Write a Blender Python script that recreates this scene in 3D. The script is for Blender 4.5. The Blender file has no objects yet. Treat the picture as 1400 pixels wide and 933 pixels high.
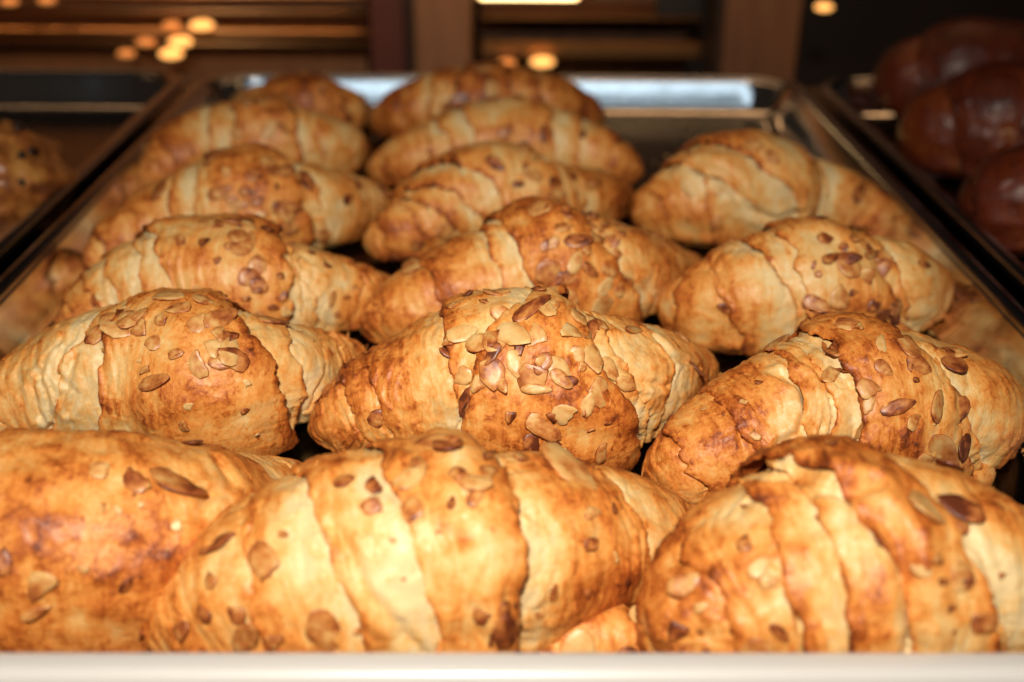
import bpy, math, random
import numpy as np
from mathutils import Vector, Matrix

scene = bpy.context.scene
COL = scene.collection

# ------------------------------------------------------------------ camera
cam_d = bpy.data.cameras.new('camera')
cam = bpy.data.objects.new('camera', cam_d)
COL.objects.link(cam)
PITCH = math.atan(766 / 1600)
cam.matrix_world = (Matrix.Translation((0, 0, 0.2325)) @ Matrix.Rotation(-0.0113, 4, 'Z')
                    @ Matrix.Rotation(math.pi / 2 - PITCH, 4, 'X') @ Matrix.Rotation(math.radians(0.45), 4, 'Z'))
cam_d.sensor_width = 36
cam_d.lens = 1600 / 1400 * 36
cam_d.clip_start = 0.02
cam_d.clip_end = 50
cam_d.dof.use_dof = True
cam_d.dof.focus_distance = 0.400
cam_d.dof.aperture_fstop = 6.2
scene.camera = cam

# ------------------------------------------------------------------ world, lamps, exposure
world = bpy.data.worlds.new('World')
scene.world = world
world.use_nodes = True
bg = world.node_tree.nodes['Background']
bg.inputs[0].default_value = (1.0, 0.74, 0.54, 1)
bg.inputs[1].default_value = 0.016

def area(name, loc, target, size, power, color, size_y=None, shape='DISK'):
    l = bpy.data.lights.new(name, 'AREA')
    l.energy = power
    l.color = color
    l.shape = shape
    l.size = size
    if size_y: l.size_y = size_y
    o = bpy.data.objects.new(name, l)
    COL.objects.link(o)
    o.location = loc
    o.rotation_euler = (Vector(target) - Vector(loc)).to_track_quat('-Z', 'Y').to_euler()
    return o
flash = area('camera_flash', (-0.03, -0.11, 0.455), (0.0, 0.44, 0.0), 0.05, 1.64, (1.0, 0.91, 0.78))
flash.data.spread = math.radians(100)
area('shop_window_light', (0.15, -1.15, 2.25), (0.05, 0.92, 0.02), 2.6, 3.5, (0.66, 0.86, 1.0), 0.22, 'RECTANGLE')
area('overhead_fill', (0.1, 0.75, 0.85), (0.0, 0.62, 0.0), 1.1, 0.22, (1.0, 0.60, 0.27), 0.12, 'RECTANGLE')  # unseen warm fill, added to brighten the tops of the far croissants
rear = area('rear_fill', (-0.15, 1.03, 0.30), (-0.12, 1.27, -0.01), 1.3, 1.25, (1.0, 0.54, 0.24), 0.05, 'RECTANGLE')  # unseen warm fill, added to light the posts and bars behind
rear.data.spread = math.radians(145)

scene.view_settings.view_transform = 'Standard'
scene.view_settings.look = 'None'
scene.view_settings.exposure = 0
scene.view_settings.gamma = 1
scene.view_settings.use_curve_mapping = False
scene.render.engine = 'CYCLES'
scene.cycles.use_denoising = True
scene.cycles.max_bounces = 6
scene.cycles.sample_clamp_indirect = 4

# ------------------------------------------------------------------ noise (numpy)
_rs = np.random.RandomState(11)
_perm = np.concatenate([_rs.permutation(256)] * 3).astype(np.int32)
_g = _rs.normal(size=(256, 3)).astype(np.float32)
_g /= np.linalg.norm(_g, axis=1, keepdims=True)

def perlin(p):
    p = np.asarray(p, np.float32)
    i = np.floor(p).astype(np.int32)
    f = p - i
    i &= 255
    w = f * f * f * (f * (f * 6 - 15) + 10)
    out = 0
    for dx in (0, 1):
        for dy in (0, 1):
            for dz in (0, 1):
                h = _perm[_perm[_perm[i[..., 0] + dx] + i[..., 1] + dy] + i[..., 2] + dz]
                g = _g[h]
                d = g[..., 0] * (f[..., 0] - dx) + g[..., 1] * (f[..., 1] - dy) + g[..., 2] * (f[..., 2] - dz)
                ww = (w[..., 0] if dx else 1 - w[..., 0]) * (w[..., 1] if dy else 1 - w[..., 1]) * (w[..., 2] if dz else 1 - w[..., 2])
                out = out + d * ww
    return out * 1.6

def fbm(p, oct=3):
    p = np.asarray(p, np.float32)
    o = 0; a = 1
    for k in range(oct):
        o = o + a * perlin(p * (2 ** k) + 17.3 * k)
        a *= .5
    return o
def sstep(a, b, x):
    t = np.clip((x - a) / (b - a), 0, 1)
    return t * t * (3 - 2 * t)

# ------------------------------------------------------------------ material helpers
def new_mat(name):
    m = bpy.data.materials.new(name)
    m.use_nodes = True
    nt = m.node_tree
    return m, nt, nt.nodes['Principled BSDF']
def N(nt, typ, **kw):
    n = nt.nodes.new(typ)
    for k, v in kw.items():
        if k.startswith('i_'):
            n.inputs[k[2:].replace('_', ' ')].default_value = v
        else:
            setattr(n, k, v)
    return n
def mathn(nt, op, a, b=None, clamp=False):
    n = nt.nodes.new('ShaderNodeMath'); n.operation = op; n.use_clamp = clamp
    for k, v in ((0, a), (1, b)):
        if v is None: continue
        if isinstance(v, (int, float)): n.inputs[k].default_value = v
        else: nt.links.new(v, n.inputs[k])
    return n.outputs[0]
def ramp(nt, fac, stops):
    n = nt.nodes.new('ShaderNodeValToRGB')
    el = n.color_ramp.elements
    while len(el) < len(stops): el.new(0.5)
    for e, (p, c) in zip(el, stops):
        e.position = p; e.color = (*c, 1)
    nt.links.new(fac, n.inputs[0])
    return n.outputs[0]

def crust_material(name, stops, gloss=0.44, coat=0.08, sss=0.05):
    m, nt, b = new_mat(name)
    L = nt.links.new
    at = N(nt, 'ShaderNodeAttribute', attribute_name='bake')
    uv = N(nt, 'ShaderNodeUVMap', uv_map='st')
    tc = N(nt, 'ShaderNodeTexCoord')
    # streaks follow the rolled layers: long across the roll (v), short along it (u)
    mp = N(nt, 'ShaderNodeMapping'); L(uv.outputs[0], mp.inputs[0]); mp.inputs['Scale'].default_value = (95, 17, 1)
    st = N(nt, 'ShaderNodeTexNoise', i_Scale=1.0, i_Detail=5.0, i_Roughness=0.62, i_Distortion=0.9); L(mp.outputs[0], st.inputs['Vector'])
    mp2 = N(nt, 'ShaderNodeMapping'); L(uv.outputs[0], mp2.inputs[0]); mp2.inputs['Scale'].default_value = (520, 60, 1)
    st2 = N(nt, 'ShaderNodeTexNoise', i_Scale=1.0, i_Detail=3.0, i_Roughness=0.6, i_Distortion=0.6); L(mp2.outputs[0], st2.inputs['Vector'])
    n1 = N(nt, 'ShaderNodeTexNoise', i_Scale=48.0, i_Detail=4.0, i_Roughness=0.6, i_Distortion=0.7); L(tc.outputs['Object'], n1.inputs['Vector'])
    n2 = N(nt, 'ShaderNodeTexNoise', i_Scale=190.0, i_Detail=4.0, i_Roughness=0.65, i_Distortion=0.4); L(tc.outputs['Object'], n2.inputs['Vector'])
    n3 = N(nt, 'ShaderNodeTexNoise', i_Scale=750.0, i_Detail=3.0, i_Roughness=0.6); L(tc.outputs['Object'], n3.inputs['Vector'])
    f = at.outputs['Fac']
    for src, amp in ((st.outputs[0], .50), (st2.outputs[0], .40), (n1.outputs[0], .48), (n2.outputs[0], .50), (n3.outputs[0], .40)):
        f = mathn(nt, 'ADD', f, mathn(nt, 'MULTIPLY', mathn(nt, 'SUBTRACT', src, 0.5), amp))
    # thin sheets of the leavened dough: each ends in a fine toasted edge on the next
    sx = N(nt, 'ShaderNodeSeparateXYZ'); L(uv.outputs[0], sx.inputs[0])
    mp3 = N(nt, 'ShaderNodeMapping'); L(uv.outputs[0], mp3.inputs[0]); mp3.inputs['Scale'].default_value = (70, 40, 1)
    wn = N(nt, 'ShaderNodeTexNoise', i_Scale=1.0, i_Detail=6.0, i_Roughness=0.55); L(mp3.outputs[0], wn.inputs['Vector'])
    sv = mathn(nt, 'FRACT', mathn(nt, 'ADD', mathn(nt, 'MULTIPLY', sx.outputs[0], 190.0), mathn(nt, 'MULTIPLY', wn.outputs[0], 5.5)))
    pm = mathn(nt, 'MULTIPLY', mathn(nt, 'SUBTRACT', n1.outputs[0], 0.44), 7.0, True)
    ed = mathn(nt, 'MULTIPLY', mathn(nt, 'POWER', sv, 9.0), pm)
    f = mathn(nt, 'ADD', f, mathn(nt, 'MULTIPLY', ed, 0.20))
    # toasted blisters with a definite edge
    vb = N(nt, 'ShaderNodeTexNoise', i_Scale=260.0, i_Detail=5.0, i_Roughness=0.7, i_Distortion=0.8); L(tc.outputs['Object'], vb.inputs['Vector'])
    tb = mathn(nt, 'MULTIPLY', mathn(nt, 'SUBTRACT', vb.outputs[0], 0.54), 16.0, True)
    tb = mathn(nt, 'MULTIPLY', tb, mathn(nt, 'MULTIPLY', mathn(nt, 'SUBTRACT', f, 0.32), 4.0, True))
    f = mathn(nt, 'ADD', f, mathn(nt, 'MULTIPLY', tb, 0.13))
    col = ramp(nt, f, stops)
    # small toasted specks
    sp = mathn(nt, 'MULTIPLY', mathn(nt, 'SUBTRACT', n2.outputs[0], 0.66, ), 9.0, True)
    mx = N(nt, 'ShaderNodeMix', data_type='RGBA'); mx.blend_type = 'MIX'
    L(mathn(nt, 'MULTIPLY', sp, 0.55), mx.inputs[0]); L(col, mx.inputs[6]); mx.inputs[7].default_value = (0.30, 0.085, 0.018, 1)
    L(mx.outputs[2], b.inputs['Base Color'])
    rg = mathn(nt, 'ADD', mathn(nt, 'MULTIPLY', n2.outputs[0], 0.35), gloss - .17)
    L(rg, b.inputs['Roughness'])
    b.inputs['Coat Weight'].default_value = coat
    b.inputs['Coat Roughness'].default_value = 0.32
    b.inputs['Specular IOR Level'].default_value = 0.35
    b.inputs['Subsurface Weight'].default_value = sss
    b.inputs['Subsurface Radius'].default_value = (1.0, 0.5, 0.2)
    b.inputs['Subsurface Scale'].default_value = 0.003
    # fine relief
    h = mathn(nt, 'ADD', mathn(nt, 'MULTIPLY', st2.outputs[0], 0.45), mathn(nt, 'MULTIPLY', n3.outputs[0], 0.35))
    h = mathn(nt, 'ADD', h, mathn(nt, 'MULTIPLY', n2.outputs[0], 0.5))
    h = mathn(nt, 'ADD', h, mathn(nt, 'MULTIPLY', st.outputs[0], 0.35))
    h = mathn(nt, 'ADD', h, mathn(nt, 'MULTIPLY', mathn(nt, 'MULTIPLY', sv, pm), 0.42))
    h = mathn(nt, 'ADD', h, mathn(nt, 'MULTIPLY', tb, 0.10))
    bp = N(nt, 'ShaderNodeBump', i_Strength=0.55, i_Distance=0.0011)
    L(h, bp.inputs['Height']); L(bp.outputs[0], b.inputs['Normal'])
    return m

CRUST = crust_material('almond croissant crust', [
(0.00, (0.79, 0.585, 0.30)), (0.20, (0.79, 0.475, 0.172)), (0.40, (0.765, 0.335, 0.080)),
    (0.56, (0.665, 0.222, 0.040)), (0.72, (0.45, 0.112, 0.017)), (0.88, (0.23, 0.048, 0.009)), (1.0, (0.10, 0.022, 0.006))])
CRUST_LEFT = crust_material('dark fruit pastry crust', [
    (0.0, (0.62, 0.40, 0.15)), (0.35, (0.50, 0.22, 0.05)), (0.6, (0.32, 0.10, 0.02)), (0.85, (0.13, 0.03, 0.008)), (1.0, (0.04, 0.012, 0.005))], gloss=.3, coat=.5)
CRUST_RIGHT = crust_material('glazed red brown pastry crust', [
    (0.0, (0.45, 0.24, 0.09)), (0.10, (0.20, 0.042, 0.008)), (0.5, (0.115, 0.017, 0.004)), (1.0, (0.035, 0.005, 0.002))], gloss=.40, coat=.14, sss=.03)

def flake_material():
    m, nt, b = new_mat('toasted almond flake')
    L = nt.links.new
    oi = N(nt, 'ShaderNodeAttribute', attribute_name='tone', attribute_type='OBJECT')
    at = N(nt, 'ShaderNodeAttribute', attribute_name='skin')
    tc = N(nt, 'ShaderNodeTexCoord')
    n1 = N(nt, 'ShaderNodeTexNoise', i_Scale=5.0, i_Detail=5.0, i_Roughness=0.65); L(tc.outputs['Object'], n1.inputs['Vector'])
    rnd = N(nt, 'ShaderNodeObjectInfo')
    n2 = N(nt, 'ShaderNodeTexNoise', noise_dimensions='4D', i_Scale=2.2, i_Detail=2.0); L(tc.outputs['Object'], n2.inputs['Vector'])
    L(mathn(nt, 'MULTIPLY', rnd.outputs['Random'], 50.0), n2.inputs['W'])
    f = mathn(nt, 'ADD', oi.outputs['Fac'], mathn(nt, 'MULTIPLY', mathn(nt, 'SUBTRACT', n1.outputs[0], .5), .75))
    f = mathn(nt, 'ADD', f, mathn(nt, 'MULTIPLY', mathn(nt, 'SUBTRACT', n2.outputs[0], .5), 1.5))
    f = mathn(nt, 'ADD', f, mathn(nt, 'MULTIPLY', at.outputs['Fac'], .30))
    col = ramp(nt, f, [(0.0, (0.78, 0.52, 0.22)), (0.36, (0.68, 0.37, 0.12)), (0.60, (0.53, 0.19, 0.045)), (0.84, (0.29, 0.07, 0.017)), (1.05, (0.12, 0.026, 0.008))])
    L(col, b.inputs['Base Color'])
    b.inputs['Roughness'].default_value = 0.42
    b.inputs['Coat Weight'].default_value = 0.15
    b.inputs['Coat Roughness'].default_value = 0.3
    b.inputs['Subsurface Weight'].default_value = 0.08
    b.inputs['Subsurface Radius'].default_value = (1, .5, .2)
    b.inputs['Subsurface Scale'].default_value = 0.002
    bp = N(nt, 'ShaderNodeBump', i_Strength=0.4, i_Distance=0.0006)
    L(n1.outputs[0], bp.inputs['Height']); L(bp.outputs[0], b.inputs['Normal'])
    return m
FLAKE = flake_material()

def metal(name, col, rough, rvar=.12, scale=40, stain=0.0, metallic=1.0, bump=0.1):
    m, nt, b = new_mat(name)
    L = nt.links.new
    tc = N(nt, 'ShaderNodeTexCoord')
    mp = N(nt, 'ShaderNodeMapping'); mp.inputs['Scale'].default_value = (1, 3.0, 1); L(tc.outputs['Object'], mp.inputs[0])
    n = N(nt, 'ShaderNodeTexNoise', i_Scale=scale, i_Detail=6.0, i_Roughness=0.7); L(mp.outputs[0], n.inputs['Vector'])
    n2 = N(nt, 'ShaderNodeTexNoise', i_Scale=9.0, i_Detail=5.0, i_Roughness=0.6); L(tc.outputs['Object'], n2.inputs['Vector'])
    L(mathn(nt, 'ADD', rough - rvar / 2, mathn(nt, 'MULTIPLY', n.outputs[0], rvar)), b.inputs['Roughness'])
    k = mathn(nt, 'ADD', mathn(nt, 'MULTIPLY', n2.outputs[0], .7), mathn(nt, 'MULTIPLY', n.outputs[0], .3))
    c2 = tuple(x * (1 - stain) for x in col)
    L(ramp(nt, k, [(0.35, col), (0.65, c2)]), b.inputs['Base Color'])
    b.inputs['Metallic'].default_value = metallic
    bp = N(nt, 'ShaderNodeBump', i_Strength=bump, i_Distance=0.0006)
    L(n.outputs[0], bp.inputs['Height']); L(bp.outputs[0], b.inputs['Normal'])
    return m
PAN = metal('used aluminium baking pan', (0.84, 0.83, 0.82), 0.10, .10, 60, .22)
RIM = metal('worn dark rim of baking pan', (0.50, 0.50, 0.50), 0.18, .12, 60, .4)
STEEL = metal('brown tinted steel', (0.60, 0.29, 0.11), 0.36, .1, 40, .3)
def plain(name, col, rough=.5, var=.25, scale=30, coat=0.0, spec=.5, stretch=(1, 1, 1)):
    m, nt, b = new_mat(name)
    L = nt.links.new
    tc = N(nt, 'ShaderNodeTexCoord')
    mp = N(nt, 'ShaderNodeMapping'); mp.inputs['Scale'].default_value = stretch; L(tc.outputs['Object'], mp.inputs[0])
    n = N(nt, 'ShaderNodeTexNoise', i_Scale=scale, i_Detail=5.0, i_Roughness=0.6); L(mp.outputs[0], n.inputs['Vector'])
    L(ramp(nt, n.outputs[0], [(0.3, tuple(x * (1 - var) for x in col)), (0.7, col)]), b.inputs['Base Color'])
    b.inputs['Roughness'].default_value = rough
    b.inputs['Coat Weight'].default_value = coat
    b.inputs['Specular IOR Level'].default_value = spec
    return m
WHITE = plain('white enamel', (0.60, 0.58, 0.555), .3, .05, 8, coat=.4)
WOOD = plain('brown varnished wood', (0.17, 0.075, 0.032), .5, .4, 14, coat=.1, stretch=(6, 6, .6))
DARK = plain('dark brown cabinet', (0.028, 0.018, 0.013), .45, .4, 10)
SHELF = plain('dark shelf board', (0.055, 0.030, 0.019), .4, .4, 12)
BLACK = plain('black rubber', (0.012, 0.010, 0.009), .6, .3, 20)
def emit(name, col, s):
    m, nt, b = new_mat(name)
    b.inputs['Base Color'].default_value = (*col, 1)
    b.inputs['Emission Color'].default_value = (*col, 1)
    b.inputs['Emission Strength'].default_value = s
    return m
WOOD_PALE = plain('pale brown varnished wood', (0.27, 0.125, 0.055), .5, .3, 14, coat=.1, stretch=(6, 6, .6))
GLINT = emit('glowing warm glint', (1.0, 0.46, 0.12), 1.9)  # emissive colour standing in for reflected warm glints
GLINT_DIM = emit('dim warm glint', (1.0, 0.36, 0.09), 0.55)
TUBE = emit('glowing warm tube', (1.0, 0.66, 0.28), 7.0)

# ------------------------------------------------------------------ object helpers
def mesh_np(name, V, Q, mat, smooth=True, tris=None):
    me = bpy.data.meshes.new(name)
    V = np.asarray(V, np.float32)
    Q = np.asarray(Q, np.int32).reshape(-1, 4) if Q is not None and len(Q) else np.zeros((0, 4), np.int32)
    T = np.asarray(tris, np.int32).reshape(-1, 3) if tris is not None and len(tris) else np.zeros((0, 3), np.int32)
    me.vertices.add(len(V)); me.vertices.foreach_set('co', V.ravel())
    me.loops.add(Q.size + T.size); me.loops.foreach_set('vertex_index', np.concatenate([Q.ravel(), T.ravel()]))
    me.polygons.add(len(Q) + len(T))
    ls = np.concatenate([np.arange(len(Q)) * 4, Q.size + np.arange(len(T)) * 3]).astype(np.int32)
    me.polygons.foreach_set('loop_start', ls)
    me.polygons.foreach_set('use_smooth', np.full(len(Q) + len(T), smooth))
    me.update(calc_edges=True)
    me.validate()
    me.materials.append(mat)
    return me
def fattr(me, name, vals):
    a = me.attributes.new(name, 'FLOAT', 'POINT')
    a.data.foreach_set('value', np.asarray(vals, np.float32).ravel())
def obj(name, me, parent=None, loc=None):
    o = bpy.data.objects.new(name, me)
    COL.objects.link(o)
    if parent: o.parent = parent
    if loc is not None: o.location = loc
    return o
def tag(o, label=None, cat=None, group=None, kind=None):
    for k, v in (('label', label), ('category', cat), ('group', group), ('kind', kind)):
        if v: o[k] = v
    return o
def thing(name, label, cat, loc=(0, 0, 0), group=None):
    o = bpy.data.objects.new(name, None)
    COL.objects.link(o)
    o.location = loc
    o.empty_display_size = .02
    return tag(o, label, cat, group)
def box_data(x0, x1, y0, y1, z0, z1, r=.002):
    # a box with chamfered edges
    V = []; T = []
    import itertools
    idx = {}
    for sx, sy, sz in itertools.product((0, 1), repeat=3):
        c = np.array([(x0, x1)[sx], (y0, y1)[sy], (z0, z1)[sz]])
        d = np.array([(1, -1)[sx], (1, -1)[sy], (1, -1)[sz]]) * r
        for a in range(3):
            p = c + d; p[a] = c[a]
            idx[(sx, sy, sz, a)] = len(V); V.append(p)
    return np.array(V)
def box(name, x0, x1, y0, y1, z0, z1, mat, parent=None, r=.002):
    import bmesh
    bm = bmesh.new()
    vs = [bm.verts.new(p) for p in box_data(x0, x1, y0, y1, z0, z1, r)]
    bmesh.ops.convex_hull(bm, input=vs)
    bmesh.ops.dissolve_limit(bm, angle_limit=.01, verts=bm.verts, edges=bm.edges)
    me = bpy.data.meshes.new(name); bm.to_mesh(me); bm.free()
    me.materials.append(mat)
    return obj(name, me, parent)
def sweep_mesh(name, loops, mat, closed_ring=True, cap0=False, cap1=False):
    """loops: list of (M,3) rings joined in order"""
    M = len(loops[0]); V = np.concatenate(loops)
    i = np.arange(len(loops) - 1)[:, None] * M; j = np.arange(M if closed_ring else M - 1)[None, :]
    j2 = (j + 1) % M
    Q = np.stack([i + j, i + j2, i + M + j2, i + M + j], -1).reshape(-1, 4)
    T = []
    V = list(V)
    for flag, base in ((cap0, 0), (cap1, (len(loops) - 1) * M)):
        if flag:
            c = len(V); V.append(np.mean(V[base:base + M], axis=0))
            for k in range(M):
                a, b_ = base + k, base + (k + 1) % M
                T.append((a, c, b_) if base == 0 and flag else (a, b_, c))
    return mesh_np(name, np.array(V), Q, mat, True, T)
def rod(name, p0, p1, r, mat, parent=None, seg=14):
    p0 = np.array(p0, float); p1 = np.array(p1, float)
    t = (p1 - p0) / np.linalg.norm(p1 - p0)
    a = np.cross(t, (0, 0, 1) if abs(t[2]) < .9 else (1, 0, 0)); a /= np.linalg.norm(a); b = np.cross(t, a)
    th = np.linspace(0, 2 * np.pi, seg, endpoint=False)
    ring = lambda c, rr: c + rr * (np.cos(th)[:, None] * a + np.sin(th)[:, None] * b)
    me = sweep_mesh(name, [ring(p0, r * .7), ring(p0 + t * r * .3, r), ring(p1 - t * r * .3, r), ring(p1, r * .7)], mat, True, True, True)
    return obj(name, me, parent)

# ------------------------------------------------------------------ setting: shelf, trays, rail, back of the case
box('counter', -1.3, 1.3, 0.12, 1.0, -0.03, -0.0035, SHELF)['kind'] = 'structure'
box('back_wall', -1.6, 1.6, 1.62, 1.66, -0.6, 1.4, DARK)['kind'] = 'structure'
box('lower_shelf', -1.6, 1.6, 1.004, 1.618, -0.34, -0.30, SHELF)['kind'] = 'structure'

def rounded_loop(hx, hy, r, n=9):
    pts = []
    for cx, cy, a0 in ((hx - r, hy - r, 0), (-hx + r, hy - r, 90), (-hx + r, -hy + r, 180), (hx - r, -hy + r, 270)):
        for k in range(n):
            a = math.radians(a0 + 90 * k / (n - 1))
            pts.append((cx + r * math.cos(a), cy + r * math.sin(a)))
    # subdivide the straight runs
    out = []
    m = len(pts)
    for k in range(m):
        p, q = np.array(pts[k]), np.array(pts[(k + 1) % m])
        out.append(p)
        if np.linalg.norm(q - p) > .1:
            for s in range(1, 12): out.append(p + (q - p) * s / 12)
    return np.array(out)
def make_tray(label, x, y, hx=0.2325, hy=0.347):
    t = thing('baking_tray', label, 'baking tray', (x, y, 0), 'aluminium baking trays side by side in the case')
    def loop(d, z):
        # rounded corners tighten with the inset
        p = rounded_loop(hx - d, hy - d, max(.048 - d, .012))
        # gentle dents so that the long edges are not dead straight
        return np.column_stack([p, np.full(len(p), z)])
    prof = [(.0300, 0), (.0262, .0003), (.0232, .0015), (.0210, .0036), (.0195, .0065), (.0189, .0076), (.0150, .0144), (.0112, .0211), (.0105, .0222)]
    inner = [loop(*p) for p in prof]
    outer = [loop(*p) for p in ((.0093, .0218), (.0140, .0138), (.0186, .0055), (.0215, .0012), (.0262, -.0014), (.0300, -.0020))]
    # floor sheet, slightly uneven
    obj('pan_wall', sweep_mesh('pan_wall', inner + outer, PAN), t)
    nx, ny = 24, 34
    fx = np.linspace(-(hx - .029), hx - .029, nx); fy = np.linspace(-(hy - .029), hy - .029, ny)
    X, Y = np.meshgrid(fx, fy)
    Z = .0004 + .0008 * np.abs(perlin(np.stack([X * 9, Y * 9, X * 0 + x * 3], -1))) * np.clip((hx - .034 - np.abs(X)) / .02, 0, 1) * np.clip((hy - .034 - np.abs(Y)) / .02, 0, 1)
    i = (np.arange(ny - 1)[:, None] * nx + np.arange(nx - 1)[None]).ravel()
    obj('pan_floor', mesh_np('pan_floor', np.stack([X, Y, Z], -1).reshape(-1, 3), np.stack([i, i + 1, i + nx + 1, i + nx], -1), PAN_FLOOR), t)
    rimp = [(.0104, .0222), (.0098, .0240), (.0082, .0252), (.0058, .0258), (.0034, .0254), (.0016, .0242), (.0010, .0222), (.0018, .0202), (.0036, .0192), (.0058, .0194), (.0070, .0206), (.0090, .0214), (.0104, .0222)]
    obj('rolled_rim', sweep_mesh('rolled_rim', [loop(*p) for p in rimp], RIM), t)
    return t
PAN_FLOOR = metal('baked on dark pan floor', (0.10, 0.098, 0.096), 0.17, .16, 50, .5)
TY = 0.574
make_tray('middle baking tray loaded with almond croissants', 0.0, TY)
make_tray('left baking tray holding pastries dotted with dark fruit', -0.4735, TY + .008)
make_tray('right baking tray holding glazed red brown pastries', 0.4745, TY)

# white front rail of the case
def front_rail():
    prof = []
    w, h, r = .010, .0086, .0036
    for cx, cz, a0 in ((w / 2 - r, h / 2 - r, 0), (-w / 2 + r, h / 2 - r, 90), (-w / 2 + r, -h / 2 + r, 180), (w / 2 - r, -h / 2 + r, 270)):
        for k in range(8):
            a = math.radians(a0 + 90 * k / 7)
            prof.append((cx + r * math.cos(a), cz + r * math.sin(a)))
    prof = np.array(prof)
    loops = [np.column_stack([np.full(len(prof), X), prof[:, 0], prof[:, 1] - .0009 * (X / .1) * 0]) for X in np.linspace(-.6, .6, 13)]
    t = thing('front_rail', 'white rounded front rail along the near edge of the case', 'rail', (0, .2205, 0.0376))
    obj('rail_bar', sweep_mesh('rail_bar', loops, WHITE, True, True, True), t)
    box('rail_support', -.6, .6, -.003, .005, -.042, -.0044, SHELF, t, .001)
front_rail()

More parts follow.
